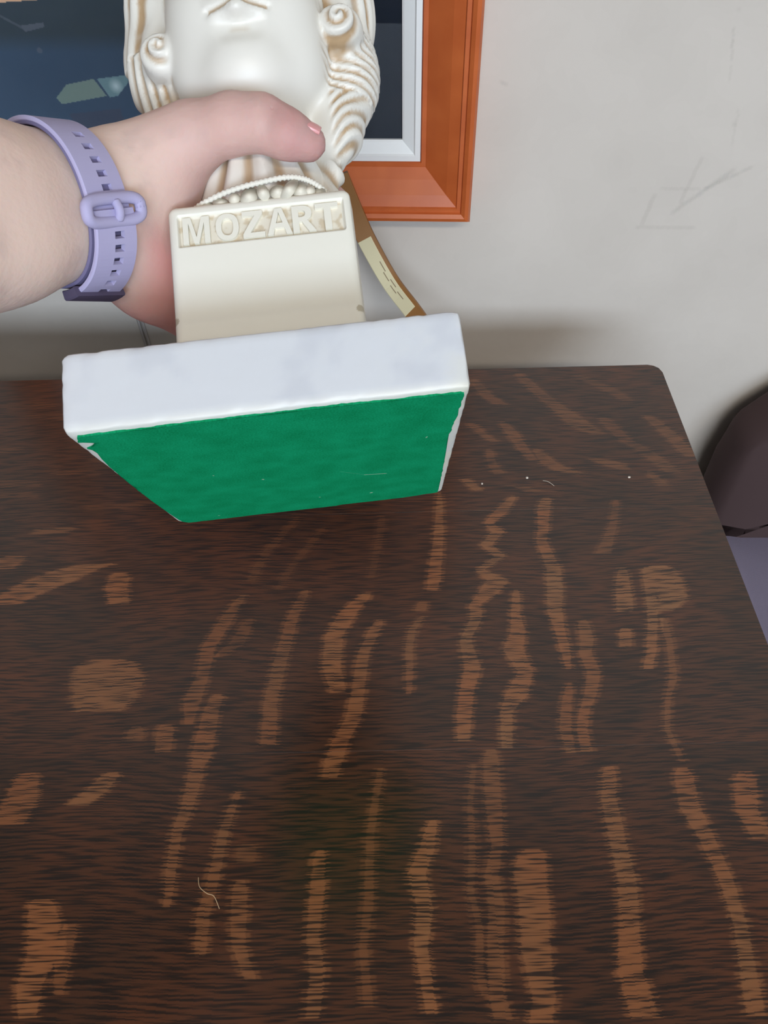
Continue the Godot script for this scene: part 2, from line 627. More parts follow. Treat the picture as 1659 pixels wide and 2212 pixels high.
func build_table() -> void:
	list_flecks()
	var t := thing("wooden_table", "dark brown oak table with pale orange flecks in its grained top", "table", Transform3D(Basis(Vector3.UP, TABLE_TURN), Vector3(0.2084, 0, -0.5676)))
	var bounds := [[0.0, 168.0], [168.0, 357.0], [357.0, 600.0]]
	for i in 3:
		var t0: float = bounds[i][0] * 0.001
		var t1: float = bounds[i][1] * 0.001
		var o := PackedVector2Array()
		var x0 := -1.05
		if i == 0:
			o.append_array(PackedVector2Array([Vector2(x0, t0), Vector2(-0.011, t0), Vector2(-0.006, t0 + 0.0015), Vector2(-0.002, t0 + 0.005), Vector2(0, t0 + 0.011), Vector2(0, t1), Vector2(x0, t1)]))
		else:
			o.append_array(PackedVector2Array([Vector2(x0, t0), Vector2(0, t0), Vector2(0, t1), Vector2(x0, t1)]))
		var m := paint(Color.WHITE, 0.3, 0.5)
		m.clearcoat_enabled = true
		m.clearcoat = 0.5
		m.clearcoat_roughness = 0.22
		m.albedo_texture = board_texture(bounds[i][0], bounds[i][1], 11 + i)
		m.resource_name = "oak"
		var uv := func(p: Vector2) -> Vector2: return Vector2((p.x + 0.62) / 0.62, (p.y - t0) / (t1 - t0))
		part("board", slab(o, TABLE_Y - 0.022, TABLE_Y, 0.00002, uv), m, t)
	var dark := paint(Color(0.2, 0.13, 0.095), 0.5)
	part("apron", frame_box(-1.0, -0.06, 0.05, 0.55, TABLE_Y - 0.11, TABLE_Y - 0.022), dark, t)
	for x in [-0.985, -0.075]:
		for z in [0.065, 0.535]:
			part("leg", rbox(Vector3(x, (TABLE_Y - 0.03) * 0.5, z), Vector3(0.05, TABLE_Y - 0.03, 0.05), 0.004, Vector3i(1, 1, 1)), dark, t)

# Four rails as one closed ring of boards.
func frame_box(x0: float, x1: float, z0: float, z1: float, y0: float, y1: float) -> ArrayMesh:
	var st := SurfaceTool.new()
	st.begin(Mesh.PRIMITIVE_TRIANGLES)
	for r in [[x0, x1, z0, z0 + 0.02], [x0, x1, z1 - 0.02, z1], [x0, x0 + 0.02, z0, z1], [x1 - 0.02, x1, z0, z1]]:
		var b := BoxMesh.new()
		b.size = Vector3(r[1] - r[0], y1 - y0, r[3] - r[2])
		st.append_from(b, 0, Transform3D(Basis(), Vector3((r[0] + r[1]) * 0.5, (y0 + y1) * 0.5, (r[2] + r[3]) * 0.5)))
	return st.commit()

# ---------------------------------------------------------------- the room
func box(x0: float, x1: float, y0: float, y1: float, z0: float, z1: float) -> BoxMesh:
	var b := BoxMesh.new()
	b.size = Vector3(x1 - x0, y1 - y0, z1 - z0)
	return b

func place(o: MeshInstance3D, x: float, y: float, z: float) -> MeshInstance3D:
	o.position = Vector3(x, y, z)
	return o

func wall_texture() -> ImageTexture:
	# a metre and a quarter of painted wall with its scuffs and scratches
	var S := 2048
	var n := FastNoiseLite.new()
	n.seed = 5
	n.frequency = 0.02
	n.fractal_octaves = 4
	var im := n.get_image(512, 512)
	im.resize(S, S, Image.INTERPOLATE_CUBIC)
	im.convert(Image.FORMAT_L8)
	var d := im.get_data()
	var px := PackedByteArray()
	px.resize(S * S * 3)
	var o := 0
	for i in S * S:
		var v := d[i] * 0.028 - 3.5
		px[o] = int(217 + v)
		px[o + 1] = int(208 + v)
		px[o + 2] = int(198 + v)
		o += 3
	var img := Image.create_from_data(S, S, false, Image.FORMAT_RGB8, px)
	var rng := RandomNumberGenerator.new()
	rng.seed = 3
	# each scratch: from, to (metres on the wall: x, y), width in pixels, darkness
	for s in [[0.2042, 0.8513, 0.199, 0.8212, 6, 0.1], [0.2372, 0.886, 0.2291, 0.8432, 5, 0.1], [0.1944, 0.8189, 0.2499, 0.8189, 5, 0.08], [0.2245, 0.834, 0.2684, 0.8756, 7, 0.12], [0.2083, 0.8571, 0.243, 0.8571, 4, 0.07], [0.2476, 0.8571, 0.2835, 0.8779, 5, 0.14],
			[0.232, 0.9886, 0.2378, 0.9647, 3, 0.16], [0.2389, 0.9612, 0.2407, 0.9497, 3, 0.1], [0.2551, 0.9161, 0.2569, 0.9138, 5, 0.16], [0.0532, 0.9485, 0.0584, 0.9462, 4, 0.22], [0.2314, 1.0017, 0.2331, 1.0006, 4, 0.15], [0.2592, 0.8976, 0.2557, 0.9265, 3, 0.06]]:
		var a := Vector2(s[0] + 0.7, 1.45 - s[1]) * (S / 1.25)
		var b := Vector2(s[2] + 0.7, 1.45 - s[3]) * (S / 1.25)
		var steps := int(a.distance_to(b)) + 1
		for k in steps + 1:
			var p := a.lerp(b, float(k) / steps) + Vector2(rng.randf_range(-1, 1), rng.randf_range(-1, 1)) * 1.2
			var w: float = s[4] * 0.5
			var al: float = s[5] * rng.randf_range(0.3, 1.0)
			for yy in range(int(p.y - w), int(p.y + w) + 1):
				for xx in range(int(p.x - w), int(p.x + w) + 1):
					if xx >= 0 and yy >= 0 and xx < S and yy < S:
						img.set_pixel(xx, yy, img.get_pixel(xx, yy).darkened(al * 0.042))
	return ImageTexture.create_from_image(img)

func build_room() -> void:
	var x0 := -1.7
	var x1 := 2.6
	var z1 := 2.7
	var top := 2.45
	var plain := paint(Color8(150, 143, 136), 0.75, 0.3)
	bumpy(plain, 0.05, 3, 3.0, 0.05, 9)
	var wm := paint(Color.WHITE, 0.72, 0.3)
	wm.albedo_texture = wall_texture()
	wm.texture_repeat = false
	# the wall behind the table, its picture laid on by its own coordinates
	var v := PackedVector3Array()
	var uv := PackedVector2Array()
	var idx := PackedInt32Array()
	for k in 2:
		for c in [[x0 - 0.1, -0.1], [x1 + 0.1, -0.1], [x1 + 0.1, top + 0.1], [x0 - 0.1, top + 0.1]]:
			v.append(Vector3(c[0], c[1], WALL_Z - 0.12 * k))
			uv.append(Vector2((c[0] + 0.7) / 1.25, (1.45 - c[1]) / 1.25))
	idx.append_array(PackedInt32Array([0, 1, 2, 0, 2, 3, 5, 4, 7, 5, 7, 6]))
	for k in 4:
		var j := (k + 1) % 4
		idx.append_array(PackedInt32Array([k, k + 4, j + 4, k, j + 4, j]))
	struct("wall_back", finish(v, idx, false, PackedColorArray(), uv), wm, "warm grey painted wall with faint scuffs behind the picture and table", "wall")
	place(struct("wall_left", box(0, 0.12, 0, top + 0.2, 0, z1 + 0.8), plain, "plain grey side wall at the left of the room", "wall"), x0 - 0.06, top * 0.5, (z1 + WALL_Z) * 0.5)
	place(struct("wall_right", box(0, 0.12, 0, top + 0.2, 0, z1 + 0.8), plain, "plain grey side wall at the right of the room", "wall"), x1 + 0.06, top * 0.5, (z1 + WALL_Z) * 0.5)
	place(struct("ceiling", box(x0 - 0.1, x1 + 0.1, 0, 0.12, WALL_Z - 0.1, z1 + 0.1), paint(Color8(190, 186, 180), 0.8, 0.2), "white ceiling of the room above the table", "ceiling"), (x0 + x1) * 0.5, top + 0.06, (z1 + WALL_Z) * 0.5)
	var carpet := paint(Color8(72, 66, 64), 0.95, 0.1)
	bumpy(carpet, 0.2, 2, 8.0, 0.3, 4)
	place(struct("floor", box(x0 - 0.1, x1 + 0.1, 0, 0.12, WALL_Z - 0.1, z1 + 0.1), carpet, "grey floor of the room under the table", "floor"), (x0 + x1) * 0.5, -0.06, (z1 + WALL_Z) * 0.5)
	# the wall behind the camera, left open for a window
	var wx0 := -0.5
	var wx1 := 1.9
	var wy0 := 1.4
	var wy1 := 2.3
	var st := SurfaceTool.new()
	st.begin(Mesh.PRIMITIVE_TRIANGLES)
	for r in [[x0 - 0.1, wx0, -0.05, top + 0.05], [wx1, x1 + 0.1, -0.05, top + 0.05], [wx0, wx1, -0.05, wy0], [wx0, wx1, wy1, top + 0.05]]:
		st.append_from(box(r[0], r[1], r[2], r[3], 0, 0.12), 0, Transform3D(Basis(), Vector3((r[0] + r[1]) * 0.5, (r[2] + r[3]) * 0.5, z1 + 0.06)))
	struct("wall_front", st.commit(), plain, "grey wall behind the viewer with one wide window", "wall")
	var white := paint(Color8(235, 235, 232), 0.4)
	var win := thing("window_1", "wide white window in the wall behind the viewer", "window")
	win.set_meta("kind", "structure")
	win.position = Vector3((wx0 + wx1) * 0.5, wy0, z1 + 0.05)
	var fr := SurfaceTool.new()
	fr.begin(Mesh.PRIMITIVE_TRIANGLES)
	var ww := wx1 - wx0
	var wh := wy1 - wy0
	for r in [[-ww * 0.5, ww * 0.5, 0.0, 0.05], [-ww * 0.5, ww * 0.5, wh - 0.05, wh], [-ww * 0.5, -ww * 0.5 + 0.05, 0.0, wh], [ww * 0.5 - 0.05, ww * 0.5, 0.0, wh], [-0.025, 0.025, 0.0, wh]]:
		fr.append_from(box(r[0], r[1], r[2], r[3], 0, 0.05), 0, Transform3D(Basis(), Vector3((r[0] + r[1]) * 0.5, (r[2] + r[3]) * 0.5, 0)))
	part("window_frame", fr.commit(), white, win)
	var glass := paint(Color(0.95, 0.97, 1.0, 0.05), 0.02)
	glass.transparency = BaseMaterial3D.TRANSPARENCY_ALPHA
	for s in [-1, 1]:
		var g := part("pane", box(0, ww * 0.5 - 0.08, 0, wh - 0.1, 0, 0.004), glass, win)
		g.position = Vector3(s * ww * 0.25, wh * 0.5, 0)
	# ceiling lamp: a long flat fitting
	var lamp := thing("ceiling_light", "long flat white ceiling light above the viewer", "lamp", Transform3D(Basis(), Vector3(LAMP_X, top - 0.03, LAMP_Z)))
	part("housing", rbox(Vector3(0, 0.012, 0), Vector3(LAMP_SIZE.x + 0.06, 0.034, LAMP_SIZE.y + 0.06), 0.004, Vector3i(1, 1, 1)), white, lamp)
	var dm := paint(Color.WHITE, 0.5)
	dm.emission_enabled = true
	dm.emission = Color(1.0, 0.96, 0.9)
	dm.emission_energy_multiplier = 2.0
	part("diffuser", rbox(Vector3(0, -0.009, 0), Vector3(LAMP_SIZE.x, 0.01, LAMP_SIZE.y), 0.002, Vector3i(1, 1, 1)), dm, lamp)

# ---------------------------------------------------------------- the framed picture
func picture_with_reflections() -> ImageTexture:  # dark blue print, with haze and reflections of its glass painted into the colour
	var W := 1024
	var H := 512
	var n := FastNoiseLite.new()
	n.seed = 21
	n.frequency = 0.01
	var im := n.get_image(W, H)
	im.convert(Image.FORMAT_L8)
	var d := im.get_data()
	var px := PackedByteArray()
	px.resize(W * H * 3)
	# the picture covers x -0.72..-0.02, y 0.89..1.26
	for y in H:
		for x in W:
			var wx := lerpf(-0.72, -0.02, float(x) / W) * 0.8643
			var wy := 1.21 + (lerpf(1.26, 0.89, float(y) / H) - 1.21) * 0.8643
			var left := clampf((-0.1 - wx) / 0.12, 0.0, 1.0)  # haze on the glass, painted in as a paler left side
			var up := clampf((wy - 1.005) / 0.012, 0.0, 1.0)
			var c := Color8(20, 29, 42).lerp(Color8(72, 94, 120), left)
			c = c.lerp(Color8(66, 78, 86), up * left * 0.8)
			var v := (d[y * W + x] / 255.0 - 0.5) * 0.02
			var q := Vector2(wx, wy)
			if inside(q, [Vector2(-0.287, 0.9735), Vector2(-0.276, 0.983), Vector2(-0.254, 0.987), Vector2(-0.2475, 0.975), Vector2(-0.284, 0.969)]):  # pale reflections in the glass, painted as flat shapes from here on
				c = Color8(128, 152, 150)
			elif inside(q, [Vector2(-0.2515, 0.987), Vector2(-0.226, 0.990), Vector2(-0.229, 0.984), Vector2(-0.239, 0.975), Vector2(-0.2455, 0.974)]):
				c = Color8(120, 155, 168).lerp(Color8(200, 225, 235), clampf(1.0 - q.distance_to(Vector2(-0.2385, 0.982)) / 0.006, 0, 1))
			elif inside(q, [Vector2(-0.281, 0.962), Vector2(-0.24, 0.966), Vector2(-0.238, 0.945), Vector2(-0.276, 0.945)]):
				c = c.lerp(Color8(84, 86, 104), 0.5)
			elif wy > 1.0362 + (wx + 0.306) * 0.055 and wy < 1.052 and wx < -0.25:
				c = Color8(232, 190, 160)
			elif inside(q, [Vector2(-0.296, 1.022), Vector2(-0.279, 1.024), Vector2(-0.279, 1.021), Vector2(-0.294, 1.018)]):
				c = c.lerp(Color8(110, 118, 134), 0.7)
			elif inside(q, [Vector2(-0.31, 1.03), Vector2(-0.294, 1.021), Vector2(-0.294, 1.019), Vector2(-0.31, 1.028)]):
				c = c.lerp(Color8(110, 118, 134), 0.5)
			elif q.distance_to(Vector2(-0.288, 1.006)) < 0.002:
				c = c.lerp(Color8(110, 118, 134), 0.6)
			var o := (y * W + x) * 3
			px[o] = int(clampf(c.r + v, 0, 1) * 255)
			px[o + 1] = int(clampf(c.g + v, 0, 1) * 255)
			px[o + 2] = int(clampf(c.b + v, 0, 1) * 255)
	return ImageTexture.create_from_image(Image.create_from_data(W, H, false, Image.FORMAT_RGB8, px))

func inside(p: Vector2, poly: Array) -> bool:
	if p.x < -0.32 or p.x > -0.22:
		return false
	return Geometry2D.is_point_in_polygon(p, PackedVector2Array(poly))

# A mitred rail: profile points (inward from the outer edge, height from the wall), swept between two corners of the frame.
func rail(a: Vector2, b: Vector2, inward: Vector2, prof: Array) -> ArrayMesh:
	var v := PackedVector3Array()
	var idx := PackedInt32Array()
	var along := (b - a).normalized()
	var n := prof.size()
	for e in 2:
		for q in prof:
			var p: Vector2 = (a + along * q.x if e == 0 else b - along * q.x) + inward * q.x
			v.append(Vector3(p.x, p.y, q.y))
	for i in n:
		var j := (i + 1) % n
		idx.append_array(PackedInt32Array([i, j, n + j, i, n + j, n + i]))
	for i in range(1, n - 1):
		idx.append_array(PackedInt32Array([0, i + 1, i, n, n + i, n + i + 1]))
	return finish(v, idx, false)

func build_picture() -> void:
	var xr := 0.0325
	var yb := 0.8412
	var xl := -0.48
	var yt := 1.33
	var f := thing("framed_picture", "dark blue picture in an orange brown wooden frame with white inner trim", "picture", Transform3D(Basis(), Vector3(0, 0, WALL_Z)))
	var wood := paint(Color.WHITE, 0.42, 0.5)
	wood.albedo_texture = grain_texture()
	wood.uv1_triplanar = true
	wood.uv1_scale = Vector3(4, 4, 4)
	var white := paint(Color8(246, 248, 248), 0.5)
	var prof := [Vector2(0, 0.001), Vector2(-0.0015, 0.012), Vector2(-0.0015, 0.031), Vector2(0.0006, 0.0352), Vector2(0.0038, 0.0362), Vector2(0.0070, 0.0342), Vector2(0.0078, 0.0318), Vector2(0.0112, 0.0320), Vector2(0.0120, 0.0302), Vector2(0.021, 0.0262), Vector2(0.032, 0.0190), Vector2(0.0405, 0.0130), Vector2(0.0442, 0.0132), Vector2(0.0452, 0.0105), Vector2(0.0452, 0.001)]
	var fil := [Vector2(0.0453, 0.001), Vector2(0.0453, 0.0124), Vector2(0.0500, 0.0126), Vector2(0.0512, 0.0108), Vector2(0.0598, 0.0072), Vector2(0.0615, 0.0060), Vector2(0.0615, 0.001)]
	var c := [Vector2(xr, yb), Vector2(xr, yt), Vector2(xl, yt), Vector2(xl, yb)]
	var inw := [Vector2(-1, 0), Vector2(0, -1), Vector2(1, 0), Vector2(0, 1)]
	for i in 4:
		part("rail", rail(c[i], c[(i + 1) % 4], inw[i], prof), wood, f)
		part("inner_trim", rail(c[i], c[(i + 1) % 4], inw[i], fil), white, f, "white painted inner trim")
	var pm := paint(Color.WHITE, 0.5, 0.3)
	pm.albedo_texture = picture_with_reflections()
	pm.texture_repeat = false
	var v := PackedVector3Array([Vector3(xl + 0.058, yb + 0.058, 0.0035), Vector3(xr - 0.058, yb + 0.058, 0.0035), Vector3(xr - 0.058, yt - 0.058, 0.0035), Vector3(xl + 0.058, yt - 0.058, 0.0035), Vector3(xl + 0.058, yb + 0.058, 0.0015), Vector3(xr - 0.058, yb + 0.058, 0.0015), Vector3(xr - 0.058, yt - 0.058, 0.0015), Vector3(xl + 0.058, yt - 0.058, 0.0015)])
	var uv := PackedVector2Array()
	for p in v:
		uv.append(Vector2((p.x + 0.72) / 0.70, (1.26 - p.y) / 0.37))
	part("print", finish(v, PackedInt32Array([0, 1, 2, 0, 2, 3, 5, 4, 7, 5, 7, 6, 0, 4, 5, 0, 5, 1, 1, 5, 6, 1, 6, 2, 2, 6, 7, 2, 7, 3, 3, 7, 4, 3, 4, 0]), false, PackedColorArray(), uv), pm, f, "dark blue picture with pale glass reflections and haze painted in")
	var glass := paint(Color(0.2, 0.22, 0.25, 0.01), 0.02, 0.22)
	glass.transparency = BaseMaterial3D.TRANSPARENCY_ALPHA
	place(part("glass_pane", box(xl + 0.062, xr - 0.062, yb + 0.062, yt - 0.062, 0, 0.001), glass, f), (xl + xr) * 0.5, (yb + yt) * 0.5, 0.0048)

func grain_texture() -> NoiseTexture2D:
	return noise_tex(0.012, 4, 512, Color8(190, 92, 44), Color8(210, 110, 56), 31)

# ---------------------------------------------------------------- the bust
func hair_wave(p: Vector3) -> float:
	# p in mm; height of the carved waves, -1 in the grooves to 1 on the ridges
	var x := p.x
	var y := p.y
	if x > 0:
		if y > 178:
			return sin((x * 0.5 + y * 0.25 - p.z * 0.6) * 0.95 + sin(y * 0.16))
		if y > 152:
			return sin(y * 1.75 + (x - 36) * 0.45 + sin(x * 0.2) * 0.8)
		return sin((y * 0.80 - x * 0.6) * 1.65 + sin(x * 0.3) * 0.9)
	if y > 178:
		return sin((-x * 0.5 + y * 0.25 - p.z * 0.6) * 0.9 + sin(y * 0.15))
	return sin(x * 1.5 + y * 0.12 + sin(y * 0.2) * 0.9)

func spiral(p: Vector3, c: Vector3, turn: float) -> float:
	var q := Vector2(p.x - c.x, p.y - c.y)
	return sin(q.length() * 1.55 + turn * q.angle() + 0.6)

func build_bust() -> void:
	var b := thing("bust", "cream plaster bust of a man with rolled curls on a white stone base", "bust", held)
	var f := field(mm(-62, 91, -112), mm(62, 262, 0), 0.00095)
	# head, face and neck
	blend(f, 2, mm(0, 208, -60), mm(35, 47, 42), 0, 0, 0.004)
	blend(f, 2, mm(0, 188, -50), mm(30.5, 47, 33), 0, 0, 0.008)
	blend(f, 2, mm(0, 152, -34.5), mm(15, 11.5, 12.5), 0, 0, 0.016)
	for s in [-1.0, 1.0]:
		blend(f, 2, mm(s * 15, 178, -33), mm(13, 15, 13), 0, 0, 0.012)
		blend(f, 2, mm(s * 20, 162, -46), mm(11, 14, 14), 0, 0, 0.012)
		blend(f, 0, mm(s * 4.5, 182.5, -18), mm(s * 4.0, 184, -15), 0.0036, 0.0034, 0.003)
		blend(f, 0, mm(s * 6, 213, -21), mm(s * 22, 211, -27), 0.0045, 0.004, 0.006)
		blend(f, 2, mm(s * 14, 204, -25), mm(7, 5, 6), 0, 0, 0.003)
	blend(f, 0, mm(0, 210, -20), mm(0, 184, -10.5), 0.0038, 0.0052, 0.005)
	for s in [-1.0, 1.0]:
		blend(f, 0, mm(0, 171.5, -17.2), mm(s * 10, 170.2, -20.5), 0.0029, 0.0018, 0.003)
		blend(f, 0, mm(0, 165.0, -17.6), mm(s * 8.5, 166.4, -20.8), 0.0033, 0.0019, 0.003)
	for s in [-1.0, 1.0]:
		blend(f, 1, mm(0, 168.2, -14.2), mm(s * 11.5, 167.2, -19.6), 0.0011, 0.0008, 0.0012)
	blend(f, 1, mm(-5, 159.5, -17.5), mm(5, 159.5, -17.5), 0.0022, 0.0022, 0.006)
	blend(f, 0, mm(0, 108, -62), mm(0, 152, -58), 0.0185, 0.0175, 0.010)
	# chest and cravat
	blend(f, 0, mm(-10, 88, -62), mm(-4, 132, -58), 0.0205, 0.0155, 0.008)
	blend(f, 0, mm(10, 88, -62), mm(4, 132, -58), 0.0205, 0.0155, 0.008)
	blend(f, 0, mm(0, 88, -53), mm(0, 136, -51), 0.0200, 0.0150, 0.010)
	# hair mass, side rolls and locks
	blend(f, 2, mm(0, 208, -72), mm(46, 50, 37), 0, 0, 0.006)
	blend(f, 2, mm(41, 203, -62), mm(13.5, 26, 20), 0, 0, 0.006)
	blend(f, 2, mm(40, 170, -60), mm(13, 23, 16), 0, 0, 0.005)
	blend(f, 2, mm(33, 147, -60), mm(11, 17, 13), 0, 0, 0.006)
	blend(f, 0, mm(30, 138, -61), mm(27, 119, -57), 0.0068, 0.0042, 0.005)
	blend(f, 0, mm(27, 119, -57), mm(29, 95, -52), 0.0042, 0.0036, 0.003)
	blend(f, 2, mm(-40, 208, -62), mm(12.5, 24, 20), 0, 0, 0.004)
	blend(f, 2, mm(-40, 183, -60), mm(13.5, 27, 16), 0, 0, 0.004)
	blend(f, 2, mm(-34, 158, -60), mm(11, 18, 13), 0, 0, 0.006)
	var cr := Vector3(38, 172, -38)
	var cl := Vector3(-33.5, 167, -38)
	blend(f, 0, cr * 0.001, mm(41, 176, -58), 0.0082, 0.0085, 0.003)
	blend(f, 0, cl * 0.001, mm(-37, 172, -58), 0.0076, 0.0085, 0.003)
	var got := nets(f)
	var v: PackedVector3Array = got[0]
	var idx: PackedInt32Array = got[1]
	var cols := PackedColorArray()
	cols.resize(v.size())
	var cream := Color(0.80, 0.775, 0.71)
	var tan_ := Color(0.42, 0.25, 0.10)
	var dirt := FastNoiseLite.new()
	dirt.seed = 8
	dirt.frequency = 0.09
	var h: float = f.h
	for i in v.size():
		var p := v[i]
		var q := p * 1000.0
		var g := Vector3(sample(f, p + Vector3(h, 0, 0)) - sample(f, p - Vector3(h, 0, 0)), sample(f, p + Vector3(0, h, 0)) - sample(f, p - Vector3(0, h, 0)), sample(f, p + Vector3(0, 0, h)) - sample(f, p - Vector3(0, 0, h))).normalized()
		var stain := 0.0
		var out := 0.0
		var ax := absf(q.x)
		# hair zones: outside the face oval, above the collar
		var hair := sm(29.0, 33.0, ax + maxf(0.0, q.y - 215.0) * 0.55 + maxf(0.0, -q.z - 62.0) * 0.5) * sm(116.0, 126.0, q.y)
		if hair > 0.0:
			var w := hair_wave(q)
			var dr := q.distance_to(cr)
			var dl := q.distance_to(cl)
			var roll := 1.0 - minf(sm(8.5, 11.0, dr), sm(8.0, 10.5, dl))
			if roll > 0.0:
				w = lerpf(w, spiral(q, cr if q.x > 0 else cl, 1.0 if q.x > 0 else -1.0), roll)
			out += w * (0.95 if roll > 0.5 or q.y > 178 else 0.75) * hair
			stain = maxf(stain, hair * sm(0.0, 0.9, -w) * (0.6 + 0.4 * sm(-0.2, 0.4, dirt.get_noise_3d(q.x * 0.7, q.y * 0.7, q.z * 0.7))))
			# the deep hollow where rolls meet the cheek
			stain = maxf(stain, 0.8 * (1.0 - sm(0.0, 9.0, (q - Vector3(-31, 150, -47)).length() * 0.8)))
		if q.y < 131.0 and ax < 34.0:
			var half := lerpf(29.0, 17.0, sm(96.0, 131.0, q.y))
			var u := q.x / half
			var w := sin(u * 13.0 + 0.7 + 0.5 * sin(q.y * 0.1))
			var amt := sm(131.0, 118.0, q.y) * sm(-75.0, -52.0, q.z) * (1.0 - hair)
			out += w * 1.7 * amt
			stain = maxf(stain, amt * sm(0.1, 1.0, -w) * 0.75)
		# antique wash along the lips and under the nose
		if q.z > -24.0 and ax < 11.0:
			stain = maxf(stain, 0.75 * sm(1.3, 0.3, absf(q.y - 168.0 + ax * 0.09)))
			stain = maxf(stain, 0.25 * sm(1.6, 0.3, absf(q.y - 160.0)) * sm(5.0, 2.0, ax))
		v[i] = p + g * out * 0.001
		cols[i] = cream.lerp(tan_, clampf(stain, 0.0, 0.85))
	var plaster := paint(Color.WHITE, 0.42, 0.5)
	plaster.vertex_color_use_as_albedo = true
	var fig := part("figure", finish(v, idx, true, cols), plaster, b)
	# twisted cord across the foot of the chest
	var cp := curve([mm(-29, 96.2, -46), mm(-24, 97.0, -36), mm(-12, 98.8, -31.0), mm(1, 100.4, -29.5), mm(13, 101.6, -30.0), mm(21, 99.8, -32.5), mm(27, 97.0, -39), mm(29.5, 95.6, -46)], 24)
	var cr_ := PackedFloat32Array()
	for i in cp.size():
		cr_.append(0.00105 + 0.00022 * sin(i * 1.9))
	var lace_m := paint(Color(0.9, 0.885, 0.84), 0.5)
	part("cord_trim", tube(cp, cr_, 8), lace_m, fig)
	var st := SurfaceTool.new()
	st.begin(Mesh.PRIMITIVE_TRIANGLES)
	for i in 17:
		var u := (i + 0.5) / 17.0
		var p := cp[int(u * (cp.size() - 1))]
		var sp := SphereMesh.new()
		sp.radius = 0.5
		sp.height = 1.0
		sp.radial_segments = 14
		sp.rings = 8
		var ht := (p.y - 0.0925) * 1.1
		st.append_from(sp, 0, Transform3D(Basis(Vector3.FORWARD, 0.7 * sin(i * 2.3)).scaled_local(Vector3(0.0062 - 0.0016 * (i % 2), ht * (1.0 - 0.22 * (i % 3)), 0.0024)), Vector3(p.x, lerpf(0.0935, p.y, 0.42), p.z - 0.0014 + 0.0007 * (i % 2))))
	part("lace_edge", st.commit(), paint(Color(0.90, 0.875, 0.81), 0.5), fig)
	# pedestal block with a sunk name panel
	var pc := mm(0, 61.3, -64.5)
	var ps := mm(68.4, 68.6, 69)
	var sink := func(p: Vector3, d: Vector3) -> Vector3:
		var q := p
		var yy := p.y + pc.y
		var foot := sm(0.0500, 0.0465, yy) * 0.0003 + clampf((0.0492 - yy) / 0.0207, 0.0, 1.0) * 0.0016
		if d.z > 0.7:
			q.z += foot
			var a := sm(-0.0303, -0.0297, p.x) * sm(0.0309, 0.0303, p.x) * sm(0.0778, 0.0784, yy) * sm(0.0906, 0.0900, yy)
			q.z -= 0.0017 * a
		q.x += d.x * foot * 0.12
		return q
	var cast := FastNoiseLite.new()
	cast.seed = 12
	cast.frequency = 0.2
	var tint := func(p: Vector3, d: Vector3) -> Color:
		var yy := p.y + pc.y
		var c := Color(0.85, 0.825, 0.735)
		if d.z > 0.5 and p.z < ps.z * 0.5 - 0.0009 and absf(p.x) < 0.0300:
			c = c.lerp(Color(0.56, 0.44, 0.28), 0.3 + 0.45 * sm(0.0, 0.4, cast.get_noise_2d(p.x * 1000.0, p.y * 1000.0)))
		if (Vector2(p.x + 0.0335, yy - 0.049)).length() < 0.0016 or (Vector2(p.x - 0.0325, yy - 0.046)).length() < 0.0014:
			c = c.lerp(Color(0.3, 0.24, 0.12), 0.6)
		return c
	var pm := paint(Color.WHITE, 0.5, 0.45)
	pm.vertex_color_use_as_albedo = true
	var ped := part("pedestal", rbox(pc, ps, 0.0038, Vector3i(170, 150, 8), sink, tint), pm, b, "square cream pedestal with a sunken name panel")
	var font := SystemFont.new()
	font.font_names = PackedStringArray(["Droid Sans"])
	font.font_weight = 700
	var lm := paint(Color(0.925, 0.912, 0.86), 0.5)
	var at := [-23.5, -12.2, -2.6, 6.8, 15.9, 24.5]
	var wide := [9.8, 8.4, 8.0, 9.0, 8.4, 8.4]
	for i in 6:
		var tm := TextMesh.new()
		tm.font = font
		tm.font_size = 32
		tm.pixel_size = 0.01
		tm.depth = 0.1
		tm.text = "MOZART"[i]
		var bb := tm.get_aabb()
		var o := part("letter", tm, lm, ped)
		var sc := Vector3(wide[i] * 0.001 / bb.size.x, 0.0106 / bb.size.y, 0.0165)
		o.scale = sc
		o.position = Vector3(at[i] * 0.001, 0.0842, pc.z + ps.z * 0.5 - 0.0010) - bb.get_center() * sc
	# stone slab and its felt
	var rough := FastNoiseLite.new()
	rough.seed = 77
	rough.frequency = 0.16
	rough.fractal_octaves = 3
	var chip := func(p: Vector3, d: Vector3) -> Vector3:
		var edge := 0.0
		for k in 3:
			if absf(d[k]) > 0.1 and absf(d[k]) < 0.985:
				edge += 0.34
		var n := rough.get_noise_3dv(p * 1000.0)
		return p - d * (0.00008 * n + edge * maxf(0.0, n) * 0.0008)
	var veins := FastNoiseLite.new()
	veins.seed = 4
	veins.frequency = 0.035
	veins.fractal_octaves = 4
	var stone := func(p: Vector3, d: Vector3) -> Color:
		var n := veins.get_noise_3dv(p * 1000.0)
		var c := Color(0.68, 0.70, 0.74).lerp(Color(0.62, 0.64, 0.69), sm(0.05, 0.45, n))
		c = c.lerp(Color(0.74, 0.72, 0.61), 0.6 * sm(-0.0095, -0.0135, p.y) + 0.35 * sm(0.03, 0.065, p.x) * sm(0.2, -0.2, n))
		return c
	var mb := paint(Color.WHITE, 0.38, 0.5)
	mb.vertex_color_use_as_albedo = true
	var base := part("stone_base", rbox(mm(0, 13.6, -67), mm(125.5, 26.6, 134), 0.0024, Vector3i(70, 16, 60), chip, stone), mb, b, "white marble slab with worn edges")
	var fo := PackedVector2Array()
	var rng := RandomNumberGenerator.new()
	rng.seed = 19
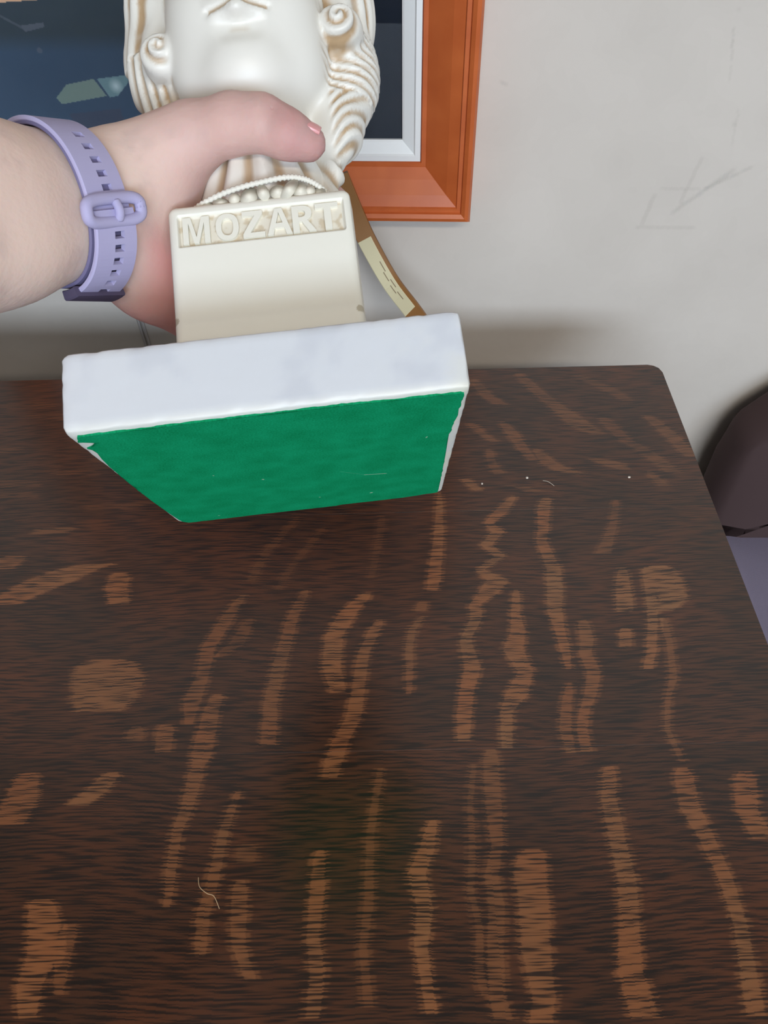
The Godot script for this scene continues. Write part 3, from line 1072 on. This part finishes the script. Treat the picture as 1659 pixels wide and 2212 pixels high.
	var corners := [[-58.8, -2.6], [-39.4, -2.3], [-10.7, -2.0], [24.3, -2.1], [59.5, -2.6], [60.6, -3.5], [60.0, -26.3], [58.6, -49.4], [59.8, -87.1], [60.2, -130], [43.7, -132.6], [14, -132.2], [12, -133.4], [-24.3, -132.4], [-57.5, -132.6], [-59.6, -129], [-60.4, -115.3], [-61.2, -67.5], [-60.2, -64], [-60.9, -61], [-60.2, -32], [-58.6, -17.4], [-60.2, -14], [-54.4, -9.6], [-60.6, -7.4]]
	for i in corners.size():
		var p := Vector2(corners[i][0], corners[i][1])
		var q := Vector2(corners[(i + 1) % corners.size()][0], corners[(i + 1) % corners.size()][1])
		var k := maxi(1, int(p.distance_to(q) / 1.6))
		for j in k:
			var e: Vector2 = Vector2(rng.randf_range(-0.28, 0.28), rng.randf_range(-0.28, 0.28)) if j else Vector2.ZERO
			fo.append((p.lerp(q, float(j) / k) + e) * 0.001)
	var fm := paint(Color.WHITE, 0.95, 0.05)
	fm.albedo_texture = felt_texture()
	var fuv := func(p: Vector2) -> Vector2: return Vector2((p.x + 0.066) / 0.14, -p.y / 0.14)
	part("felt_pad", slab(fo, -0.00025, 0.0010, 0.0001, fuv), fm, base, "green felt glued under the slab")

func felt_texture() -> ImageTexture:
	var S := 1024
	var n := FastNoiseLite.new()
	n.seed = 2
	n.frequency = 0.16
	n.fractal_octaves = 3
	var im := n.get_image(S, S)
	im.convert(Image.FORMAT_L8)
	var d := im.get_data()
	var n2 := FastNoiseLite.new()
	n2.seed = 6
	n2.frequency = 0.008
	var im2 := n2.get_image(S, S)
	im2.convert(Image.FORMAT_L8)
	var d2 := im2.get_data()
	var px := PackedByteArray()
	px.resize(S * S * 3)
	for i in S * S:
		var v := (d[i] / 255.0 - 0.5) * 0.34 + (d2[i] / 255.0 - 0.5) * 0.2
		px[i * 3] = int(clampf(FELT.r * (1.0 + v * 1.5), 0, 1) * 255)
		px[i * 3 + 1] = int(clampf(FELT.g * (1.0 + v * 0.7), 0, 1) * 255)
		px[i * 3 + 2] = int(clampf(FELT.b * (1.0 + v), 0, 1) * 255)
	var img := Image.create_from_data(S, S, false, Image.FORMAT_RGB8, px)
	# lint and scratches: x, z in mm, size, to
	var rng := RandomNumberGenerator.new()
	rng.seed = 44
	for s in [[28.7, 116, 29.6, 115.6, 5], [17.5, 75, 27, 84, 1], [27, 84, 36.1, 86, 2], [50.5, 43.5, 51, 42.5, 3], [-13.3, 73.2, -12.9, 73.6, 4], [5.9, 112.7, 6.2, 113.2, 3], [-42, 125, -41.4, 125.5, 3], [-30, 60, -29.8, 60.4, 2]]:
		var a := Vector2(s[0] + 66, s[1]) * (S / 140.0)
		var b := Vector2(s[2] + 66, s[3]) * (S / 140.0)
		var k := int(a.distance_to(b)) + 1
		for j in k + 1:
			var p := a.lerp(b, float(j) / k)
			for yy in range(int(p.y) - s[4] / 2, int(p.y) + s[4] / 2 + 1):
				for xx in range(int(p.x) - s[4] / 2, int(p.x) + s[4] / 2 + 1):
					if rng.randf() < 0.8:
						img.set_pixel(clampi(xx, 0, S - 1), clampi(yy, 0, S - 1), img.get_pixel(clampi(xx, 0, S - 1), clampi(yy, 0, S - 1)).lerp(Color8(190, 205, 180), 0.6))
	return ImageTexture.create_from_image(img)

# ---------------------------------------------------------------- the hand and its watch
const WRIST := Vector3(-0.0689, 0.0939, -0.0221)
const ARM := Vector3(0.53, 0.495, -0.69)
const WIDE := Vector3(-0.05, 0.829, 0.556)
const FACE := Vector3(0.846, -0.260, 0.464)

func build_hand() -> void:
	var o := thing("person", "left hand and forearm with a lilac watch, gripping the bust at its neck", "person", held)
	var f := field(mm(-300, -90, -140), mm(48, 160, 260), 0.0024)
	var skin := []
	# forearm: two bones side by side, out to the elbow
	var stops := [[0.018, 0.0180, 0.0058], [-0.03, 0.0195, 0.0080], [-0.085, 0.0290, 0.0100], [-0.16, 0.0370, 0.0100], [-0.27, 0.0390, 0.0090]]
	for s in [-1.0, 1.0]:
		for i in 4:
			var a: Vector3 = WRIST + ARM * stops[i][0] + WIDE * (s * stops[i][2])
			var c: Vector3 = WRIST + ARM * stops[i + 1][0] + WIDE * (s * stops[i + 1][2])
			blend(f, 0, a, c, stops[i][1], stops[i + 1][1], 0.010)
	# palm: wrist out to the four knuckles
	var wr := [mm(-57.5, 104, -33), mm(-59, 100.5, -34.5), mm(-61, 96.5, -36), mm(-63, 92.5, -37.5)]
	var kn := [mm(-19, 130, -96), mm(-23, 113, -106), mm(-28, 97, -113), mm(-35, 87, -109)]
	for i in 4:
		blend(f, 0, wr[i], kn[i], 0.0145, 0.0105, 0.010)
	# heel of the hand under the little finger, and the ball of the thumb
	blend(f, 0, mm(-62, 93, -36), mm(-49, 88, -64), 0.0145, 0.0158, 0.010)
	blend(f, 0, mm(-49, 88, -64), mm(-39, 87, -95), 0.0158, 0.0122, 0.010)
	blend(f, 0, mm(-54, 107, -35), mm(-39, 115.5, -41), 0.0135, 0.0158, 0.012)
	blend(f, 0, mm(-39, 115.5, -41), mm(-29, 122.5, -36), 0.0158, 0.0116, 0.008)
	# thumb across the front of the neck
	var th := [mm(-48, 116.0, -34), mm(-22, 123.4, -30), mm(-6, 122.3, -24.5), mm(4.5, 120.2, -23.0), mm(13.2, 114.9, -23.8), mm(20.8, 112.0, -26.0)]
	var tr := [0.0140, 0.0116, 0.0102, 0.0094, 0.0084, 0.0066]
	for i in 5:
		blend(f, 0, th[i], th[i + 1], tr[i], tr[i + 1], 0.004 if i > 0 else 0.009)
	# fingers closing round the back
	var fingers := [
		[kn[0], mm(10, 134, -107), mm(25, 131, -97), mm(28, 127, -84)],
		[kn[1], mm(10, 114, -118), mm(27, 112, -109), mm(27, 109, -99)],
		[kn[2], mm(6, 96, -122), mm(22, 95, -113), mm(27, 94, -111)],
		[kn[3], mm(-8, 83, -116), mm(8, 82, -111), mm(17, 82, -109)]]
	var fr := [[0.0100, 0.0088, 0.0078, 0.0066], [0.0102, 0.0090, 0.0080, 0.0068], [0.0098, 0.0085, 0.0076, 0.0064], [0.0088, 0.0074, 0.0066, 0.0057]]
	for k in 4:
		for i in 3:
			blend(f, 0, fingers[k][i], fingers[k][i + 1], fr[k][i], fr[k][i + 1], 0.0025)
	# folds: at the thumb's joint, the web and the wrist
	blend(f, 1, mm(7, 111.5, -16), mm(11, 124.5, -13.5), 0.0006, 0.0006, 0.0025)
	skin_field = f
	var got := nets(f)
	var v: PackedVector3Array = got[0]
	var cols := PackedColorArray()
	cols.resize(v.size())
	var n := FastNoiseLite.new()
	n.seed = 15
	n.frequency = 0.05
	n.fractal_octaves = 3
	var base := Color(0.77, 0.57, 0.495)
	var pink := Color(0.52, 0.275, 0.265)
	var red := Color(0.66, 0.29, 0.275)
	for i in v.size():
		var q := v[i] * 1000.0
		var c := base.lerp(Color(0.80, 0.60, 0.515), 0.5 + n.get_noise_3dv(q * 0.6))
		var along := (v[i] - WRIST).dot(ARM) * 1000.0
		c = c.lerp(pink, 0.55 * sm(12.0, 45.0, along))
		c = c.lerp(pink, 0.75 * sm(2.0, 16.0, q.x) * sm(135.0, 125.0, q.y) * sm(-45.0, -32.0, q.z))
		c = c.lerp(red, 0.75 * sm(96.0, 84.0, q.y) * sm(8.0, 26.0, along))
		c = c.lerp(Color(0.5, 0.36, 0.34), 0.25 * sm(0.15, 0.5, n.get_noise_3dv(q * 1.3 + Vector3(90, 0, 0))))
		cols[i] = c
	var m := paint(Color.WHITE, 0.55, 0.4)
	m.vertex_color_use_as_albedo = true
	m.subsurf_scatter_enabled = true
	m.subsurf_scatter_strength = 0.25
	bumpy(m, 0.06, 3, 12.0, 0.012, 55)
	var body := part("body", finish(v, got[1], true, cols), m, o)
	# thumbnail
	var nail := rbox(Vector3.ZERO, mm(12.5, 9.4, 1.4), 0.0006, Vector3i(8, 8, 1), func(p: Vector3, d: Vector3) -> Vector3: return p + Vector3(0, 0, -p.y * p.y * 62.0 - p.x * p.x * 14.0) + Vector3(0, -signf(p.y) * maxf(0.0, absf(p.x) - 0.0028) * absf(p.y) * 45.0, 0))
	var nm := paint(Color(0.86, 0.60, 0.60), 0.25, 0.5)
	var ni := part("fingernail", nail, nm, o, "pink thumbnail")
	var dir := (th[5] - th[4]).normalized() as Vector3
	var up := Vector3(0.30, 0.68, 0.66)
	up = (up - dir * up.dot(dir)).normalized()
	ni.transform = Transform3D(Basis(dir, up.cross(dir), up), (th[5] as Vector3) - dir * 0.0032 + up * 0.0066)

# Distance from the middle of the wrist out to the skin.
func skin_at(c: Vector3, d: Vector3) -> float:
	var t := 0.012
	for i in 40:
		var s := sample(skin_field, c + d * t)
		if s > -0.0002:
			break
		t += maxf(0.0003, -s * 0.8)
	return t

# A strap along part of the wrist, from angle a0 to a1 (0 faces the palm, positive towards the thumb), with holes at the given angles.
func strap(a0: float, a1: float, half: float, lift: float, thick: float, holes: Array) -> ArrayMesh:
	var v := PackedVector3Array()
	var idx := PackedInt32Array()
	var angles := PackedFloat32Array()
	var steps := int(absf(a1 - a0) / 0.05)
	for i in steps + 1:
		angles.append(lerpf(a0, a1, float(i) / steps))
	for hh in holes:
		angles.append(hh - 0.045)
		angles.append(hh + 0.045)
	angles.sort()
	var cross := [-half, -half * 0.96, -half * 0.5, -0.0012, 0.0030, half * 0.6, half * 0.96, half]
	var na := angles.size()
	var nc := cross.size()
	for layer in 2:
		for i in na:
			var a := angles[i]
			var d := FACE * cos(a) + WIDE * sin(a)
			var r0 := band_radius(a, -0.006)
			var r1 := band_radius(a, 0.006)
			for k in nc:
				var s: float = cross[k]
				var edge := 0.0006 if k == 0 or k == nc - 1 else 0.0
				var r := lerpf(r0, r1, clampf((s + 0.006) / 0.012, -0.4, 1.4)) + lift + (thick - edge if layer else edge * 0.5)
				v.append(WRIST + ARM * s + d * r)
	var solid := {}
	for i in na - 1:
		var mid := (angles[i] + angles[i + 1]) * 0.5
		for k in nc - 1:
			var open := false
			if k == 3:
				for hh in holes:
					if absf(mid - hh) < 0.045:
						open = true
			if not open:
				solid[i * nc + k] = true
	var off := na * nc
	for i in na - 1:
		for k in nc - 1:
			if not solid.has(i * nc + k):
				continue
			var a := i * nc + k
			var b := a + 1
			var e := a + nc + 1
			var c := a + nc
			idx.append_array(PackedInt32Array([off + a, off + b, off + e, off + a, off + e, off + c, a, e, b, a, c, e]))
			for side in [[a, b, i - 1, k], [b, e, i, k + 1], [e, c, i + 1, k], [c, a, i, k - 1]]:
				var gone: bool = side[2] < 0 or side[2] >= na - 1 or side[3] < 0 or side[3] >= nc - 1 or not solid.has(side[2] * nc + side[3])
				if gone:
					idx.append_array(PackedInt32Array([side[0], off + side[1], off + side[0], side[0], side[1], off + side[1]]))
	return finish(v, idx, false)

func band_radius(a: float, s: float) -> float:
	var sum := 0.0
	for k in 5:
		var aa := a + (k - 2) * 0.12
		sum += skin_at(WRIST + ARM * s, FACE * cos(aa) + WIDE * sin(aa))
	return sum / 5.0

func band_point(a: float, s: float, lift: float) -> Vector3:
	return WRIST + ARM * s + (FACE * cos(a) + WIDE * sin(a)) * (band_radius(a, s) + lift)

func build_watch() -> void:
	var w := thing("wristwatch", "lilac rubber watch strap with a row of holes on the wrist", "watch", held)
	var lilac := paint(Color8(176, 170, 205), 0.55, 0.4)
	var dusk := paint(Color8(112, 106, 140), 0.55, 0.4)
	var deep := paint(Color8(84, 76, 100), 0.55, 0.4)
	part("strap", strap(-PI, PI, 0.0088, 0.0008, 0.0013, []), dusk, w, "darker lilac under strap")
	var up := []
	for i in 5:
		up.append(0.13 + i * 0.19)
	part("strap_upper", strap(-0.25, 2.5, 0.0088, 0.0020, 0.0016, up), lilac, w)
	var down := []
	for i in 6:
		down.append(-0.48 - i * 0.165)
	part("strap_tail", strap(-1.52, -0.16, 0.0088, 0.0034, 0.0018, down), lilac, w, "free end of the lilac strap with square holes")
	# buckle: a rounded loop round both layers, with its tongue
	var loop := PackedVector3Array()
	for k in 35:
		var t := TAU * k / 32.0
		var ca := cos(t)
		var sa := sin(t)
		var s := 0.0118 * signf(ca) * pow(absf(ca), 0.5)
		var a := -0.17 + 0.15 * signf(sa) * pow(absf(sa), 0.6)
		loop.append(band_point(a, s, 0.0046))
	var lr := PackedFloat32Array()
	lr.resize(35)
	lr.fill(0.0021)
	part("buckle", tube(loop, lr, 10), lilac, w)
	part("tongue", tube(curve([band_point(-0.06, 0.001, 0.0056), band_point(-0.18, 0.001, 0.0068), band_point(-0.30, 0.001, 0.0058)], 6), PackedFloat32Array([0.0015, 0.0016, 0.0016, 0.0016, 0.0016, 0.0016, 0.0016, 0.0016, 0.0016, 0.0016, 0.0016, 0.0016, 0.0013]), 8), lilac, w)
	part("keeper", strap(-1.56, -1.32, 0.0106, 0.0030, 0.0036, []), deep, w, "dark purple keeper loop")
	var case := rbox(Vector3.ZERO, mm(24, 40, 9), 0.004, Vector3i(6, 6, 3))
	var cm := part("watch_case", case, paint(Color8(40, 40, 46), 0.3), w)
	cm.transform = Transform3D(Basis(ARM.normalized(), WIDE.normalized(), ARM.normalized().cross(WIDE.normalized())), band_point(PI, 0.0, 0.006))

# ---------------------------------------------------------------- small things
func build_strip() -> void:
	var t := thing("curved_strip", "curved brown strip with a cream paper label leaning behind the bust", "strip")
	t.position = Vector3(0.022, TABLE_Y, -0.549)
	var o := t.position
	var line := curve([Vector3(0.0209, 0.7605, -0.551), Vector3(0.0035, 0.7660, -0.590), Vector3(-0.0157, 0.7758, -0.620), Vector3(-0.0387, 0.7923, -0.645), Vector3(-0.0594, 0.8247, -0.658), Vector3(-0.0715, 0.851, -0.6635), Vector3(-0.084, 0.886, -0.6645)], 8)
	part("strip_body", ribbon(line, o, -0.0085, 0.0085, 0.0, 0.0042), paint(Color8(150, 104, 56), 0.5), t)
	var sub := PackedVector3Array()
	for i in range(16, 34):
		sub.append(line[i])
	var lab := part("paper_label", ribbon(sub, o, -0.0084, 0.0052, 0.0042, 0.0046), paint(Color8(224, 214, 176), 0.7), t, "cream paper label")
	# faint pencil strokes on the label
	var ink := paint(Color8(150, 132, 104), 0.8)
	for q in [[3, 0.0005, 5], [5, -0.0015, 7], [6, 0.0018, 8], [8, -0.0005, 10], [10, 0.0015, 12]]:
		var bit := PackedVector3Array()
		for i in range(q[0], q[2] + 1):
			bit.append(sub[i])
		part("pencil_mark", ribbon(bit, o, q[1], q[1] + 0.0003, 0.0045, 0.0047), ink, lab)

# A flat bent strip facing the room: from across a to b, from depth d0 to d1.
func ribbon(line: PackedVector3Array, o: Vector3, a: float, b: float, d0: float, d1: float) -> ArrayMesh:
	var v := PackedVector3Array()
	var idx := PackedInt32Array()
	for i in line.size():
		var t := (line[mini(i + 1, line.size() - 1)] - line[maxi(i - 1, 0)]).normalized()
		var across := t.cross(Vector3(0, 0.25, 0.97)).normalized()
		if across.x < 0:
			across = -across
		var n := across.cross(t).normalized()
		if n.z < 0:
			n = -n
		for q in [Vector2(a, d0), Vector2(b, d0), Vector2(b, d1 - 0.0004), Vector2(b - 0.0006, d1), Vector2(a + 0.0006, d1), Vector2(a, d1 - 0.0004)]:
			v.append(line[i] - o + across * q.x + n * q.y)
	for i in line.size() - 1:
		for k in 6:
			var j := (k + 1) % 6
			idx.append_array(PackedInt32Array([i * 6 + k, i * 6 + j, (i + 1) * 6 + j, i * 6 + k, (i + 1) * 6 + j, (i + 1) * 6 + k]))
	var e := (line.size() - 1) * 6
	for k in range(1, 5):
		idx.append_array(PackedInt32Array([0, k + 1, k, e, e + k, e + k + 1]))
	return finish(v, idx, false)

func on_table(s: float, t: float, y := 0.0) -> Vector3:
	return Transform3D(Basis(Vector3.UP, TABLE_TURN), Vector3(0.2084, TABLE_Y, -0.5676)) * Vector3(s * 0.001, y, t * 0.001)

func build_small() -> void:
	var crumb_m := paint(Color8(226, 214, 200), 0.8)
	var spots := [[-174, 141, 1.5, "white crumb on the table nearest the stone base's corner"], [-138, 136, 1.9, "largest white crumb in the middle of three on the table"], [-58, 138, 1.7, "white crumb on the table closest to its right edge"]]
	for s in spots:
		var wob := func(p: Vector3, d: Vector3) -> Vector3: return p * (1.0 + 0.25 * sin(p.x * 4000.0 + s[0]) * cos(p.z * 3000.0))
		var c := single("crumb", rbox(Vector3(0, s[2] * 0.0004, 0), mm(s[2], s[2] * 0.8, s[2] * 0.8), s[2] * 0.0003, Vector3i(3, 3, 3), wob), crumb_m, s[3], "crumb", "crumbs on the table")
		c.position = on_table(s[0], s[1])
	var pts := [on_table(-357, 427, 0.0004), on_table(-355.5, 432, 0.0012), on_table(-351, 435.5, 0.0016), on_table(-347, 437, 0.0012), on_table(-343.5, 443, 0.0004)]
	var path := curve(pts, 6)
	var rr := PackedFloat32Array()
	for p in path:
		rr.append(0.00022)
	single("lint_fibre", tube(path, rr, 6), paint(Color8(190, 160, 125), 0.7), "thin curled pale fibre lying on the front of the table", "fibre")
	var dust := [on_table(-126, 139, 0.0003), on_table(-122, 141, 0.0009), on_table(-118, 145, 0.0003)]
	var dp := curve(dust, 5)
	var dr := PackedFloat32Array()
	for p in dp:
		dr.append(0.0002)
	single("lint_fibre", tube(dp, dr, 6), paint(Color8(205, 195, 180), 0.7), "short white thread of lint beside the crumbs", "fibre")
	# flat twin cord down the wall
	var cord := thing("cord", "thin pale twin cord running down the wall behind the hand", "cord", Transform3D(Basis(), Vector3(-0.3198, 0.0, WALL_Z)))
	var cm := paint(Color8(190, 184, 180), 0.6)
	for s in [-0.0022, 0.0022]:
		var p := PackedVector3Array([Vector3(s, 0.02, 0.0018), Vector3(s + 0.001, 0.4, 0.0018), Vector3(s + 0.0005, 0.74, 0.0018), Vector3(s - 0.0002, 0.79, 0.0018), Vector3(s, 0.836, 0.0018)])
		part("strand", tube(p, PackedFloat32Array([0.0016, 0.0016, 0.0016, 0.0016, 0.0016]), 8), cm, cord)

func build_chair() -> void:
	var c := thing("low_chair", "low chair with a dark back and purple grey seat beside the table", "chair", Transform3D(Basis(), Vector3(0.615, 0, -0.36)))
	var dark := paint(Color8(78, 62, 62), 0.8, 0.3)
	var seat := paint(Color8(140, 132, 152), 0.9, 0.2)
	bumpy(seat, 0.3, 2, 10.0, 0.1, 61)
	part("backrest", rbox(Vector3(0, 0.49, -0.285), Vector3(0.56, 0.44, 0.085), 0.038, Vector3i(16, 10, 4), func(p: Vector3, d: Vector3) -> Vector3: return p + Vector3(0, -maxf(0.0, absf(p.x) - 0.12) * maxf(0.0, absf(p.x) - 0.12) * 4.0 if p.y > 0 else 0.0, 0)), dark, c)
	part("seat", rbox(Vector3(0, 0.43, 0.0), Vector3(0.57, 0.1, 0.52), 0.03, Vector3i(8, 3, 8)), seat, c)
	for x in [-0.24, 0.24]:
		for z in [-0.25, 0.22]:
			part("leg", rbox(Vector3(x, 0.20, z), Vector3(0.04, 0.40, 0.04), 0.005, Vector3i(1, 1, 1)), dark, c)
